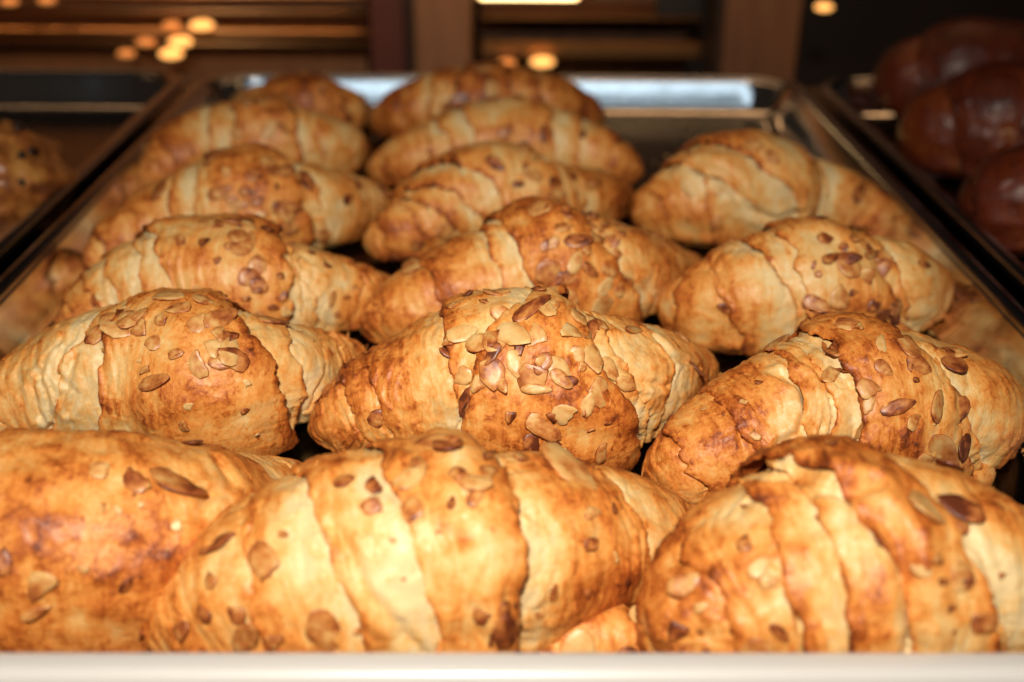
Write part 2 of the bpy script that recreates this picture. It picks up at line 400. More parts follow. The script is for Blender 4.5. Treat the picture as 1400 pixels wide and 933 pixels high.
# ------------------------------------------------------------------ croissants
class Roll:
    """A rolled pastry: spine stations (x, y, z, radius in mm), nested wraps given by their edges along the spine."""
    def __init__(s, st, wraps, seed, bake=0.0, step=.9, spots=(), skirt=1.0, ridge=1.0, creases=()):
        st = np.array(st, float)
        s.base = np.array([st[:, 0].mean(), st[:, 1].mean(), 0])
        s.step = step; s.seed = seed; s.bake0 = bake; s.spots = spots; s.skirt = skirt; s.ridge = ridge; s.creases = creases
        seg = np.r_[0, np.cumsum(np.linalg.norm(np.diff(st[:, :3], axis=0), axis=1))]
        # extend the ends a little past the last stations, closing with a rounded cap
        s.L = seg[-1]
        uu = np.linspace(0, 1, 400)
        def smooth(y, k):
            yp = np.r_[2 * y[0] - y[k:0:-1], y, 2 * y[-1] - y[-2:-k - 2:-1]]
            w = np.hanning(2 * k + 3)[1:-1]; w /= w.sum()
            return np.convolve(yp, w, 'valid')
        P = np.stack([smooth(np.interp(uu * s.L, seg, st[:, k]), 26) for k in range(3)], 1)
        R = smooth(np.interp(uu * s.L, seg, st[:, 3]), 16)
        s.tabu = uu; s.P = P - s.base; s.R = R
        T = np.gradient(P, axis=0); T /= np.linalg.norm(T, axis=1, keepdims=True)
        T = np.stack([smooth(T[:, k], 30) for k in range(3)], 1); T /= np.linalg.norm(T, axis=1, keepdims=True)
        S = np.cross(T, (0, 0, 1.0)); S /= np.linalg.norm(S, axis=1, keepdims=True)
        s.T, s.S, s.U = T, S, np.cross(S, T)
        s.pxs = None
        s.wraps = wraps
        s.so = np.array([seed * 7.31, seed * 3.17, seed * 1.93])
    def itp(s, A, u): return np.stack([np.interp(u, s.tabu, A[:, k]) for k in range(3)], -1)
    def edges(s, k, ph):
        """edge positions (mm along the spine) of wrap k>=1 at angle ph (deg)"""
        aB, aT, bB, bT, lift = s.wraps[k - 1][:5]
        t = (np.clip(ph, -70, 190) + 10) / 110.0
        q = np.radians(ph)
        def jag(o):
            p = np.stack([np.cos(q) * 2.2 + o, np.sin(q) * 2.2 + s.seed, q * 0 + k], -1)
            return 3.2 * perlin(p) + 1.0 * perlin(p * 3.1) + .35 * perlin(p * 8.3) + .30 * perlin(p * 19)
        a = (aB + (aT - aB) * t) * s.L + jag(3.3)
        b = (bB + (bT - bB) * t) * s.L + jag(9.1)
        return a, np.maximum(b, a + 6)
    def layer(s, k, x, ph, extra=None):
        """surface of layer k at x mm along the spine, angle ph deg: positions (mm, local) and browning"""
        u = np.clip(x / s.L, 0, 1)
        R = np.interp(u, s.tabu, s.R)
        endd = np.minimum(x, s.L - x)
        re = np.where(x < s.L / 2, s.R[0], s.R[-1]) * 1.7
        cap = np.clip(1 - (1 - np.clip(endd / re, 0, 1)) ** 2, 0, 1) ** .6
        q = np.radians(ph)
        off = np.zeros_like(x); bake = np.zeros_like(x)
        near = np.full_like(x, 99.0); own = np.full_like(x, 99.0); up = np.full_like(x, 99.0)
        n = len(s.wraps)
        if k > 0:
            a, b = s.edges(k, ph)
            own = np.minimum(x - a, b - x)
            lf = s.wraps[k - 1][4:]
            mid = sstep(.35, .65, (x - a) / np.maximum(b - a, 1))
            lift = (lf[0] + ((lf[1] if len(lf) > 1 else lf[0]) - lf[0]) * mid) * 1.0 + .4
            off += .75 + (lift - .75) * (1 - np.exp(-np.maximum(own, 0) / 5.0))
            for j in range(1, k): off += min(s.wraps[j - 1][4], 2.0) * .62
            near = np.minimum(near, own)
        for j in range(k + 1, n + 1):
            a, b = s.edges(j, ph)
            ins = np.minimum(x - a, b - x)
            lf = s.wraps[j - 1][4:]
            lf = np.where(x - a < b - x, lf[0], lf[-1])
            off -= 5.0 * sstep(-.6, 4, ins) + .9 * np.exp(-np.abs(ins) / 3.0) + 1.4 * np.maximum(lf - .8, 0) * np.exp(-np.abs(ins) / 18.0) * sstep(.6, -.6, ins)
            if s.wraps[j - 1][4] > 1.15: up = np.minimum(up, np.abs(ins))
            near = np.minimum(near, np.abs(ins))
        # lumps, rolled layer lines, small ledges and blisters
        c3 = np.stack([x / 17., np.cos(q) * R / 17., np.sin(q) * R / 17.], -1) + s.so + k * 5.7
        lump = fbm(c3, 3)
        off += 1.0 * lump * np.clip(R / 22., .3, 1.2)
        wob = 3.2 * fbm(c3 * .8 + 31, 2)
        ring = np.stack([(x + wob) / 2.6, np.cos(q) * R / 26., np.sin(q) * R / 26.], -1) + s.so * 1.7 + k * 2.1
        rn = perlin(ring)
        rid = 1 - 2 * np.abs(rn)
        tipm = np.exp(-endd / 14.0)
        patch = sstep(-.15, .35, perlin(c3 * .7 + 77))
        A = (.08 + .50 * np.exp(-np.maximum(near, 0) / 6.5) + .40 * tipm + .12 * patch) * s.ridge
        off += A * (rid - .4)
        # saw-tooth ledges: one thin sheet ending on the next
        sw = ((x + wob * 1.6) / 5.2 + 1.2 * perlin(c3 * .9 + 50))
        sw = sw - np.floor(sw)
        led = sw * sstep(1.0, .93, sw)
        off += (.55 * tipm + .8 * np.exp(-np.maximum(near, 0) / 10.0) * patch + .10 + .25 * sstep(.0, .4, lump)) * (led - .5) * s.ridge * 1.3
        bl = perlin(c3 * 4.3 + 9)
        off += .20 * np.maximum(bl - .12, 0) * 2.0 + .08 * perlin(c3 * 8.7)
        cpale = 0
        for dep, wid, pale, pts in s.creases:
            # a fold line: distance on the unrolled surface to a short polyline
            q_ = [(pu * s.L, pp * np.pi / 180) for pu, pp in pts]
            dmin = np.full_like(x, 99.0)
            wx = x + .8 * perlin(c3 * 3 + 41); wy = q * R + .8 * perlin(c3 * 3 + 63)
            for (x0, y0), (x1, y1) in zip(q_[:-1], q_[1:]):
                ax, ay = x1 - x0, (y1 - y0) * R
                t_ = np.clip(((wx - x0) * ax + (wy - y0 * R) * ay) / (ax * ax + ay * ay), 0, 1)
                dmin = np.minimum(dmin, np.hypot(wx - x0 - t_ * ax, wy - y0 * R - t_ * ay))
            off = off - dep * np.exp(-(dmin / wid) ** 2) + .45 * dep * np.exp(-((dmin - wid * 2.1) / (wid * 1.2)) ** 2)
            cpale = cpale + pale * np.exp(-(dmin / (wid * 2.2)) ** 2) - .10 * np.exp(-(dmin / (wid * .35)) ** 2)
        if extra is not None: off = off + extra
        r = (R * .945 + off) * cap
        r = np.maximum(r, .25)
        # baked foot: the lower edge of the roll flares out a little where it met the tray
        foot = np.exp(-((ph + 36 + 6 * perlin(c3 * .6 + 5)) / 8.0) ** 2)
        r = r + foot * s.skirt * (1.3 + 1.2 * perlin(c3 * 2.2 + 13)) * cap
        e = 2.15
        cs, sn = np.cos(q), np.sin(q)
        k2 = (np.abs(cs) ** e + np.abs(sn) ** e) ** (-1 / e)
        Pm = s.itp(s.P, u) + (r * cs * k2)[..., None] * s.itp(s.S, u) + (r * sn * k2)[..., None] * s.itp(s.U, u)
        # x beyond the ends collapses to the axis: keep the cap round
        zf = .9 + .35 * k
        z = Pm[..., 2]
        Pm[..., 2] = np.where(z < zf + 1.5, zf + 1.5 * np.exp((np.minimum(z, zf + 1.5) - zf - 1.5) / 1.5), z)
        bk = .415 + s.bake0 + .19 * lump + .12 * perlin(c3 * 2.4 + 3) + .16 * tipm
        bk += .12 * (rid - .3) * np.clip(A, 0, .8) * 1.6
        bk -= .42 * np.exp(-(up / 9.0) ** 2) * (.6 + .4 * patch)                    # dough stretched open beside a wrap stays pale
        bk += .22 * np.exp(-np.abs(own) / 1.6)                                # lips toast first
        bk += .05 * (led - .4)
        bk += .05 * sstep(10, 95, ph) * sstep(170, 110, ph)
        bk += .30 * np.maximum(bl - .2, 0)
        bk -= cpale
        bk += .12 * foot
        if k == n and n: bk += .05
        for (su, sp, ru, rp, d) in s.spots:
            bk += d * np.exp(-(((x / s.L - su) * s.L / ru) ** 2 + ((ph - sp) * np.pi / 180 * R / rp) ** 2))
        return Pm, bk, r
    def outer(s, x, ph):
        k = 0
        for j in range(1, len(s.wraps) + 1):
            a, b = s.edges(j, np.array([float(ph)]))
            if a[0] + 1.0 < x < b[0] - 1.0: k = j
        return k
    def frame(s, u, ph):
        """point, normal, tangent along the roll, tangent across it - on the outermost layer"""
        x = u * s.L; k = s.outer(x, ph); e = 2.6
        X = np.array([x, x - e, x + e, x, x]); PH = np.array([ph, ph, ph, ph - 6., ph + 6.])
        P, _, _ = s.layer(k, X, PH)
        tu = P[2] - P[1]; tv = P[4] - P[3]
        n = np.cross(tu, tv); n /= np.linalg.norm(n); tu /= np.linalg.norm(tu)
        return (P.mean(0) * .5 + P[0] * .5), n, tu, np.cross(n, tu)
    def build_layer(s, k, name, parent, mat):
        st = s.step
        nph = int(np.clip(2 * np.pi * s.R.max() / st, 60, 300))
        ph = np.linspace(-180, 180, nph, endpoint=False) + 90
        if k == 0:
            nx = int(s.L / st * .9)
            w = np.linspace(0, 1, nx)
            # denser rows at the ends for round tips
            x = s.L * (w - np.sin(2 * np.pi * w) * .055)
            x[0] = .02; x[-1] = s.L - .02
            X, PH = np.meshgrid(x, ph, indexing='ij'); extra = None
        else:
            a, b = s.edges(k, ph)
            nx = int(max(np.mean(b - a), 8) / st)
            rho = .7
            al = np.radians([-90, -90, -50, -10, 25, 55, 78])
            e0 = np.array([5.0, rho, rho - rho * np.cos(al[2]), rho - rho * np.cos(al[3]), rho - rho * np.cos(al[4]), rho - rho * np.cos(al[5]), rho - rho * np.cos(al[6])])
            o0 = np.array([-3.4, -2 * rho, *(-rho + rho * np.sin(al[2:]))])
            w = np.linspace(0, 1, nx)[None, :]
            body = (a + 1.1)[:, None] + ((b - 1.1) - (a + 1.1))[:, None] * w
            X = np.concatenate([a[:, None] + e0[None], body, b[:, None] - e0[None, ::-1]], 1).T
            PH = np.repeat(ph[None], X.shape[0], 0)
            ex = np.concatenate([o0, np.zeros(nx), o0[::-1]])
            extra = np.repeat(ex[:, None], nph, 1)
        P, bk, r = s.layer(k, X, PH, extra)
        nr = X.shape[0]
        i = np.arange(nr - 1)[:, None] * nph; j = np.arange(nph)[None]; j2 = (j + 1) % nph
        Q = np.stack([i + j, i + nph + j, i + nph + j2, i + j2], -1).reshape(-1, 4)
        # v coordinate mirrored so that the seam (under the roll) does not show
        me = mesh_np(name, P.reshape(-1, 3) / 1000, Q, mat)
        fattr(me, 'bake', bk)
        uv = me.uv_layers.new(name='st')
        vi = Q.ravel()
        UV = np.stack([X.ravel() / 1000 + s.seed * .37 + k * .11, np.abs(PH.ravel() - 270 + 360 * (PH.ravel() < -90)) * np.pi / 180 * np.interp(X.ravel() / s.L, s.tabu, s.R) / 1000 * .9], -1)
        uv.data.foreach_set('uv', UV[vi].astype(np.float32).ravel())
        return obj(name, me, parent)

# almond flake meshes: thin curved slices, some broken
def flake_mesh(kind, rs):
    M = 14
    th = np.linspace(0, 2 * np.pi, M, endpoint=False)
    x = np.cos(th); y = np.sin(th)
    wv = 1 + .07 * np.sin(2 * th + rs.uniform(0, 6)) + .05 * np.sin(3 * th + rs.uniform(0, 6)) + .035 * np.sin(5 * th + rs.uniform(0, 6))
    pr = .36 * (1 - rs.uniform(.1, .36) * x) * wv * (1 + .05 * rs.normal(size=M))           # almond outline, pointed at one end
    X = x * .5 * wv * (1 + .04 * rs.normal(size=M)); Y = y * pr
    if kind >= 6:                                                      # broken pieces: cut straight across
        c = rs.uniform(-.12, .2); m = X > c
        X[m] = c + rs.uniform(-.03, .03, m.sum())
    if kind >= 9:
        c = rs.uniform(-.1, .08); m = Y < c
        Y[m] = c + rs.uniform(-.02, .02, m.sum())
    X -= (X.max() + X.min()) / 2; Y -= (Y.max() + Y.min()) / 2
    bend = rs.uniform(-.22, .12); tw = rs.uniform(-.25, .25)
    zf = lambda a, b: bend * a * a + tw * a * b - .10 * b * b
    h = .05
    top = np.stack([X * .95, Y * .94, zf(X * .95, Y * .94) + h], 1)
    mid = np.stack([X, Y, zf(X, Y) + h * .45], 1)
    low = np.stack([X * .95, Y * .95, zf(X * .95, Y * .95) - h * .3], 1)
    inn = np.stack([X * .45, Y * .45, zf(X * .45, Y * .45) + h * .85], 1)
    V = np.concatenate([low, mid, top, inn, [[0, 0, h * .8]]])
    j = np.arange(M); j2 = (j + 1) % M
    Q = np.concatenate([np.stack([a + j, a + j2, a + M + j2, a + M + j], -1) for a in (0, M, 2 * M)])
    T = np.stack([3 * M + j, 3 * M + j2, np.full(M, 4 * M)], -1)
    me = mesh_np('almond_flake', V, Q, FLAKE, True, T)
    fattr(me, 'skin', np.r_[np.ones(M), np.full(M, .8), np.full(M, .02), np.full(M, -.12), .0])
    return me
_fr = np.random.RandomState(5)
FLAKES = [flake_mesh(k, _fr) for k in range(12)]

def put_flake(roll, parent, u, ph, rot, ln, wd, tone, kind, lift=0.0, tilt=(0, 0)):
    P, n, tu, tv = roll.frame(u, ph)
    c, s_ = math.cos(rot), math.sin(rot)
    ax = tu * c + tv * s_; ay = np.cross(n, ax)
    o = bpy.data.objects.new('almond_flake', FLAKES[kind])
    COL.objects.link(o); o.parent = parent
    M = Matrix((ax, ay, n)).transposed().to_4x4()
    M = M @ Matrix.Rotation(tilt[0], 4, 'X') @ Matrix.Rotation(tilt[1], 4, 'Y')
    sc = Matrix.Diagonal((ln / 1000, wd / 1000 / .72, min(ln, 10.) / 1000, 1))
    o.matrix_local = Matrix.Translation(Vector((P + n * (.15 + lift)) / 1000)) @ M @ sc
    o['tone'] = float(tone)
    return o

def loose_flakes(roll, parent, rs, count, mat):
    """thin shards of pastry lifting from the lips and tips, joined"""
    V = []; T = []; B = []
    for _ in range(count):
        k = rs.randint(0, len(roll.wraps) + 1)
        ph = rs.uniform(-35, 130)
        if k == 0: x = (rs.uniform(.0, .12) if rs.rand() < .5 else rs.uniform(.88, 1)) * roll.L
        else:
            a, b = roll.edges(k, np.array([ph])); x = (a[0] + .8) if rs.rand() < .5 else (b[0] - .8)
        P, n, tu, tv = roll.frame(min(max(x / roll.L, .01), .99), ph)
        ln = rs.uniform(2, 8); wd = rs.uniform(.8, 2.6)
        d = tv * rs.choice([-1, 1]) * rs.uniform(.5, 1) + tu * rs.uniform(-.5, .5); d /= np.linalg.norm(d)
        w = np.cross(n, d); up = rs.uniform(.05, .5)
        c = len(V)
        pts = [P + n * .1 - w * wd, P + n * .1 + w * wd, P + d * ln * .6 + n * (ln * up * .4 + .2) + w * wd * .9, P + d * ln + n * (ln * up + .2) + w * wd * rs.uniform(-.3, .3), P + d * ln * .55 + n * (ln * up * .4 + .2) - w * wd * .8]
        V += [p / 1000 for p in pts] + [(p - n * .28) / 1000 for p in pts]
        T += [(c, c + 1, c + 2), (c, c + 2, c + 4), (c + 4, c + 2, c + 3), (c + 5, c + 7, c + 6), (c + 5, c + 9, c + 7), (c + 9, c + 8, c + 7)]
        for a_, b_ in ((0, 1), (1, 2), (2, 3), (3, 4), (4, 0)): T += [(c + a_, c + a_ + 5, c + b_), (c + b_, c + a_ + 5, c + b_ + 5)]
        B += [rs.uniform(.3, .85)] * 10
    me = mesh_np('loose_flakes', np.array(V), None, mat, False, T)
    fattr(me, 'bake', B)
    me.uv_layers.new(name='st')
    o = obj('loose_flakes', me, parent); o['kind'] = 'stuff'
    return o

CR = {}
def croissant(key, label, st, wraps, seed, scatter=0, flakes=(), shards=10, name='almond_croissant', cat='croissant', group='almond croissants on the middle tray', mat=None, arms=2, toast=(.35, .95), **kw):
    mat = mat or CRUST
    if arms:
        # low steps along the two arms, under the wraps of the middle
        ra = np.random.RandomState(seed + 40)
        a0, b0 = min(w[0] for w in wraps), max(w[2] for w in wraps)
        steps = []
        for k in range(arms):
            f1, f2 = (k + 1) / (arms + 1) + ra.uniform(-.08, .08), (k + 1) / (arms + 1) + ra.uniform(-.08, .08)
            a, b = .03 + (a0 - .05) * f1, .97 - (.97 - b0 - .02) * f2
            steps.append((a, a + ra.uniform(-.05, .03), b, b + ra.uniform(-.03, .05), ra.uniform(.7, 1.1)))
        wraps = [w for w in steps if w[0] < a0 and w[2] > b0] + list(wraps)
    r = Roll(st, wraps, seed, **kw)
    t = thing(name, label, cat, tuple(r.base / 1000), group)
    r.build_layer(0, 'rolled_core', t, mat)
    for k in range(1, len(wraps) + 1): r.build_layer(k, 'pastry_wrap', t, mat)
    rs = np.random.RandomState(seed + 100)
    for f in flakes:
        u, ph, rot, ln, wd, tone = f[:6]
        kind = int(f[6]) if len(f) > 6 else rs.randint(0, 9)
        put_flake(r, t, u, ph, rot, ln, wd, tone, kind, rs.uniform(.05, .65), (rs.normal(0, .16), rs.normal(0, .13)))
    for _ in range(scatter):
        lo, hi = (wraps[-1][0], wraps[-1][2]) if len(wraps) and rs.rand() < .75 else (.12, .9)
        u = rs.uniform(lo + .02, hi - .02); ph = rs.uniform(-5, 125)
        ln = rs.uniform(6, 15)
        put_flake(r, t, u, ph, rs.uniform(0, 6.3), ln, ln * rs.uniform(.5, .75), rs.uniform(*toast), rs.randint(0, 12), rs.uniform(.0, .5), (rs.normal(0, .12), rs.normal(0, .10)))
    if shards: loose_flakes(r, t, rs, shards, mat)
    CR[key] = (r, t)
    return t

FL = {}; CS = {}
# almond flakes: place along the roll, angle round it (deg), turn (rad), length, width (mm), toast[, slice shape]
FL['A'] = [(0.602,59.8,-0.75,16.2,11.2,0.65),(0.534,71.8,-0.16,8.2,6.0,0.38),(0.539,51.5,1.24,7.1,3.3,0.49,9),(0.551,49.4,-1.32,6.4,3.4,0.11,10),(0.564,57.1,0.27,4.3,3.5,0.65,11),(0.569,50.7,-0.13,4.6,3.5,0.16,9),(0.594,38.1,0.15,6.9,3.5,0.11,7),(0.484,18.5,-0.96,12.5,9.7,0.49,6),(0.479,3.6,0.39,8.3,3.5,0.59),(0.444,28.4,1.43,8.4,4.9,0.76),(0.556,14.4,1.0,5.5,3.2,0.81),(0.524,24.1,1.45,5.5,3.0,0.59),(0.586,27.8,-0.2,2.4,1.4,0.65,11),(0.624,33.5,1.02,3.8,2.3,0.11)]
FL['B'] = [(0.195,72.8,-0.08,11.8,5.4,0.81),(0.248,50.3,-1.04,16.5,8.1,0.54),(0.163,30.9,0.86,8.7,4.9,0.86),(0.18,49.3,0.6,8.6,4.3,0.54),(0.123,24.8,0.36,7.2,5.1,0.7),(0.201,24.7,1.16,11.0,5.0,0.65),(0.201,9.7,0.89,14.1,6.5,0.59),(0.236,5.8,1.23,8.4,4.5,0.59),(0.303,8.5,-1.2,14.3,8.5,0.54),(0.043,34.3,-0.15,8.1,3.2,0.65),(0.088,63.4,0.83,7.1,5.1,0.76),(0.276,59.8,-0.32,3.4,1.9,0.65),(0.351,79.8,0.45,5.9,4.9,0.65),(0.383,74.7,0.35,9.2,6.6,0.81,7),(0.381,62.3,0.26,8.6,5.2,0.65),(0.426,74.9,0.54,9.8,6.8,0.38),(0.424,58.5,-1.18,10.7,6.5,0.59,8),(0.474,72.6,0.4,7.0,5.2,0.7),(0.486,66.6,-0.41,11.8,5.7,0.38),(0.504,73.1,-0.77,8.3,7.9,0.54),(0.486,59.8,-0.76,8.4,6.0,0.65,7),(0.464,59.3,1.3,4.5,2.3,0.86),(0.434,83.6,0.21,8.4,5.3,0.54),(0.459,98.7,-0.48,16.1,7.4,0.65),(0.516,86.5,0.77,9.2,2.8,0.76),(0.484,11.5,1.11,9.8,7.5,0.7,10),(0.639,84.8,-1.2,19.8,13.4,0.49,0),(0.632,50.8,-1.26,7.7,6.1,0.54),(0.674,51.3,0.69,6.8,2.9,0.81),(0.619,33.1,1.39,6.1,5.1,0.76),(0.662,23.6,-1.38,8.0,3.8,0.43,9),(0.566,11.2,1.39,5.0,3.3,0.76),(0.614,5.9,1.08,6.1,5.8,0.81,9),(0.401,46.2,-0.96,5.0,2.5,0.54,11),(0.449,47.4,-0.1,2.2,1.2,0.65),(0.348,4.7,-0.19,3.7,2.2,0.59),(0.516,12.8,0.6,3.0,2.5,0.86),(0.554,-3.7,-0.13,3.4,2.0,0.65),(0.409,29.2,-0.11,2.2,1.1,0.65),(0.496,46.1,-0.06,2.2,1.0,0.65)]
FL['C'] = [(0.201,68.0,-0.13,8.6,4.6,0.76),(0.16,62.9,0.27,7.2,4.0,0.92),(0.13,64.9,0.06,9.5,6.5,0.65),(0.203,53.8,0.62,6.3,4.2,0.11),(0.208,45.7,-0.22,6.1,3.5,0.43),(0.103,37.2,0.7,11.5,5.1,0.81),(0.123,34.5,0.09,4.2,2.3,0.65),(0.15,28.7,1.02,5.1,2.8,0.86,9),(0.198,21.0,-1.17,6.8,3.2,0.81),(0.163,14.9,-0.95,11.2,9.5,0.54,8),(0.12,21.2,-0.21,2.4,1.5,0.76),(0.391,62.8,-0.85,12.4,10.5,0.32),(0.371,38.7,1.34,6.9,5.1,0.16),(0.388,42.5,0.45,7.2,3.0,0.65),(0.398,35.3,0.04,4.5,2.1,0.7),(0.429,34.7,0.96,4.9,2.7,0.81),(0.411,26.1,-1.04,4.6,2.6,0.92),(0.456,20.8,1.54,8.7,8.2,0.65),(0.419,16.7,-0.06,3.0,1.4,0.76),(0.444,66.2,-1.19,9.2,5.9,0.59),(0.486,40.1,1.34,3.1,1.9,0.76),(0.221,94.3,-0.76,2.3,1.6,0.76),(0.135,48.0,-0.01,4.9,2.7,0.43),(0.323,101.7,-0.36,5.6,5.3,0.65),(0.484,4.2,0.49,4.9,4.2,0.81)]
FL['D'] = [(0.414,55.9,-0.04,15.2,6.7,0.43),(0.424,65.9,0.0,10.2,8.2,0.47),(0.496,62.2,-0.01,7.8,4.6,0.62,8),(0.546,62.8,0.18,15.1,7.8,0.47),(0.496,47.3,0.88,9.2,6.3,0.47),(0.566,47.6,-0.45,12.3,7.1,0.28),(0.581,45.3,1.28,13.9,7.2,0.33),(0.579,54.2,1.12,10.5,5.7,0.81),(0.534,41.8,0.26,6.6,4.0,0.57),(0.549,37.5,0.43,4.7,3.0,0.38,9),(0.556,36.0,0.51,13.0,9.5,0.47,7),(0.491,30.6,0.43,9.9,5.6,0.47,9),(0.511,24.6,0.44,13.3,5.5,0.57),(0.551,12.4,-0.36,7.1,5.5,0.24,10),(0.546,-1.0,0.35,7.9,4.9,0.52,7),(0.596,25.6,-1.09,6.7,3.9,0.1,10),(0.596,7.8,0.04,3.7,2.6,0.76),(0.481,87.2,-0.21,13.8,8.2,0.38),(0.393,92.2,0.65,8.6,8.2,0.38),(0.541,85.0,0.1,7.4,7.0,0.47),(0.654,88.1,-0.59,12.9,8.2,0.57),(0.704,74.8,-0.8,6.3,4.4,0.1,9),(0.714,57.4,-0.2,6.5,2.0,0.1,9),(0.574,37.2,-0.27,7.9,4.7,0.52),(0.609,-10.8,0.18,5.0,2.6,0.1,11),(0.474,35.7,0.1,4.5,2.5,0.28,11),(0.569,57.3,-0.11,8.8,6.8,0.47)]
FL['E'] = [(0.351,60.1,0.1,10.8,7.4,0.33),(0.378,50.8,-0.04,11.8,7.8,0.52),(0.426,52.4,-0.67,16.1,8.3,0.28),(0.456,52.0,-1.37,14.9,7.0,0.38),(0.449,69.9,0.77,16.9,6.2,0.66),(0.474,70.8,0.6,7.6,5.6,0.57),(0.501,57.4,-1.3,11.5,8.9,0.19,6),(0.534,44.0,-1.47,11.8,8.4,0.38),(0.514,43.8,-0.94,7.8,5.4,0.52),(0.426,36.4,-1.43,9.5,5.6,0.19),(0.391,32.1,-1.56,12.7,8.3,0.59),(0.368,28.3,-1.32,10.0,6.2,0.38),(0.471,37.3,-0.07,7.7,4.5,0.47),(0.494,33.5,-0.93,12.1,7.6,0.38),(0.461,24.1,0.09,10.6,3.7,0.38),(0.541,24.9,-1.33,11.7,7.7,0.43),(0.531,18.8,1.28,8.9,5.4,0.38),(0.504,13.7,-0.53,16.2,8.0,0.24),(0.481,3.8,-0.58,15.9,7.6,0.62),(0.459,-5.2,0.17,9.0,7.6,0.95,8),(0.416,8.2,1.27,9.0,3.7,0.81),(0.554,-11.2,0.06,10.2,8.3,0.71),(0.514,-8.9,0.42,5.6,3.4,0.38,10),(0.559,40.8,-0.77,9.7,6.2,0.38),(0.624,76.3,0.23,13.6,4.5,0.47),(0.526,68.7,-1.75,22.0,6.6,0.47),(0.531,13.8,1.13,4.5,2.8,0.76),(0.554,8.0,-0.07,3.2,1.9,0.76),(0.539,4.3,0.4,6.7,2.4,0.57,9),(0.496,30.2,-0.57,8.9,5.3,0.47),(0.404,26.6,-1.11,7.7,4.6,0.52),(0.579,29.5,-0.55,9.2,4.7,0.47)]
FL['F'] = [(0.409,44.5,-1.33,15.3,7.0,0.54),(0.401,74.1,-1.08,8.7,7.7,0.81),(0.449,52.5,-0.81,7.1,5.0,0.59),(0.516,53.3,-0.36,10.3,6.9,0.65),(0.504,44.6,0.03,3.8,2.0,0.97),(0.541,30.7,1.39,11.5,6.8,0.59),(0.456,30.8,0.11,11.8,5.5,0.65),(0.486,22.6,-0.5,9.1,6.1,0.43,7),(0.569,3.4,-0.79,22.0,9.1,0.49),(0.614,5.1,1.26,9.5,8.2,0.97),(0.529,0.3,1.23,7.9,7.6,0.43),(0.441,91.9,-1.08,12.5,6.3,0.59),(0.461,67.9,-0.22,9.3,6.8,0.22),(0.627,77.9,-0.52,9.1,6.4,0.54),(0.356,123.6,0.71,18.5,5.5,0.54),(0.218,70.0,-1.17,8.4,4.3,0.32,9),(0.16,87.5,-0.55,5.2,3.1,0.16,11),(0.366,60.5,0.61,13.0,5.2,0.43,8),(0.328,16.9,-0.38,15.0,4.5,0.65),(0.451,85.7,-0.34,5.8,5.6,0.54),(0.536,21.3,-0.01,3.8,1.8,0.32,11),(0.18,71.1,-0.47,2.7,2.2,0.86)]
FL['G'] = [(0.165,38.6,0.68,7.8,6.4,0.13,10),(0.514,66.9,0.23,9.9,9.1,0.65),(0.556,40.3,1.55,11.5,8.6,0.59),(0.599,35.4,0.11,5.5,3.1,0.81),(0.612,4.8,0.77,8.2,5.5,0.13),(0.559,22.8,0.05,4.7,2.7,0.81),(0.607,18.9,1.22,5.9,3.6,0.76),(0.539,16.4,0.03,4.5,2.8,0.76),(0.704,15.5,1.46,7.3,4.7,0.49),(0.744,18.1,0.01,4.5,2.1,0.76),(0.724,-5.0,0.44,4.9,3.3,0.7),(0.591,10.2,-0.05,4.9,2.8,0.81),(0.499,55.3,0.29,5.7,4.1,0.65),(0.444,86.5,0.25,10.5,9.9,0.54),(0.624,113.0,-1.6,14.7,4.4,0.54),(0.561,3.5,-0.0,5.7,3.7,0.86),(0.767,32.0,0.17,6.1,2.9,0.65),(0.393,61.0,0.28,6.8,6.2,0.59)]
FL['H'] = [(0.421,25.9,0.54,12.7,10.3,0.59),(0.471,30.7,1.19,10.6,6.2,0.32),(0.481,46.1,0.05,12.4,7.5,0.7),(0.421,44.6,-0.22,9.3,5.6,0.65),(0.431,79.2,-0.54,13.0,10.0,0.59),(0.469,70.9,-0.07,9.9,8.0,0.81),(0.499,26.4,-0.59,8.8,4.9,0.76),(0.529,13.9,1.05,10.6,7.2,0.22),(0.551,11.2,1.15,7.1,5.3,0.65),(0.526,-0.3,-0.21,15.9,11.5,0.43),(0.449,19.0,0.43,7.1,4.1,0.86),(0.464,6.4,1.54,11.0,6.7,0.59),(0.571,14.4,1.1,10.4,6.7,0.81),(0.534,25.9,-0.47,9.0,4.9,0.54),(0.494,40.4,0.24,10.3,5.6,0.54),(0.459,56.7,0.01,7.4,4.9,0.65),(0.556,43.4,-0.87,8.6,5.3,0.54),(0.519,52.0,0.33,11.4,4.5,0.54)]
FL['I'] = [(0.474,32.1,-0.17,13.0,8.9,0.54),(0.401,47.6,0.41,9.7,4.9,0.76),(0.371,13.0,-0.57,14.7,7.3,0.65),(0.409,18.8,1.35,10.3,8.7,0.59),(0.439,21.6,-1.06,6.6,3.8,0.81),(0.511,10.2,1.59,8.0,4.9,0.76),(0.586,10.0,1.61,9.4,8.3,0.65),(0.409,66.3,-0.19,7.9,6.0,0.76),(0.436,55.5,-1.07,6.6,4.4,0.76),(0.469,62.3,-0.02,8.9,5.7,0.7),(0.521,51.9,0.49,13.1,3.9,0.65),(0.376,37.2,-0.13,5.1,3.0,0.65),(0.373,4.7,-0.06,6.7,3.9,0.76),(0.371,44.2,1.05,4.0,2.2,0.76),(0.652,50.9,-0.34,7.0,3.7,0.76)]
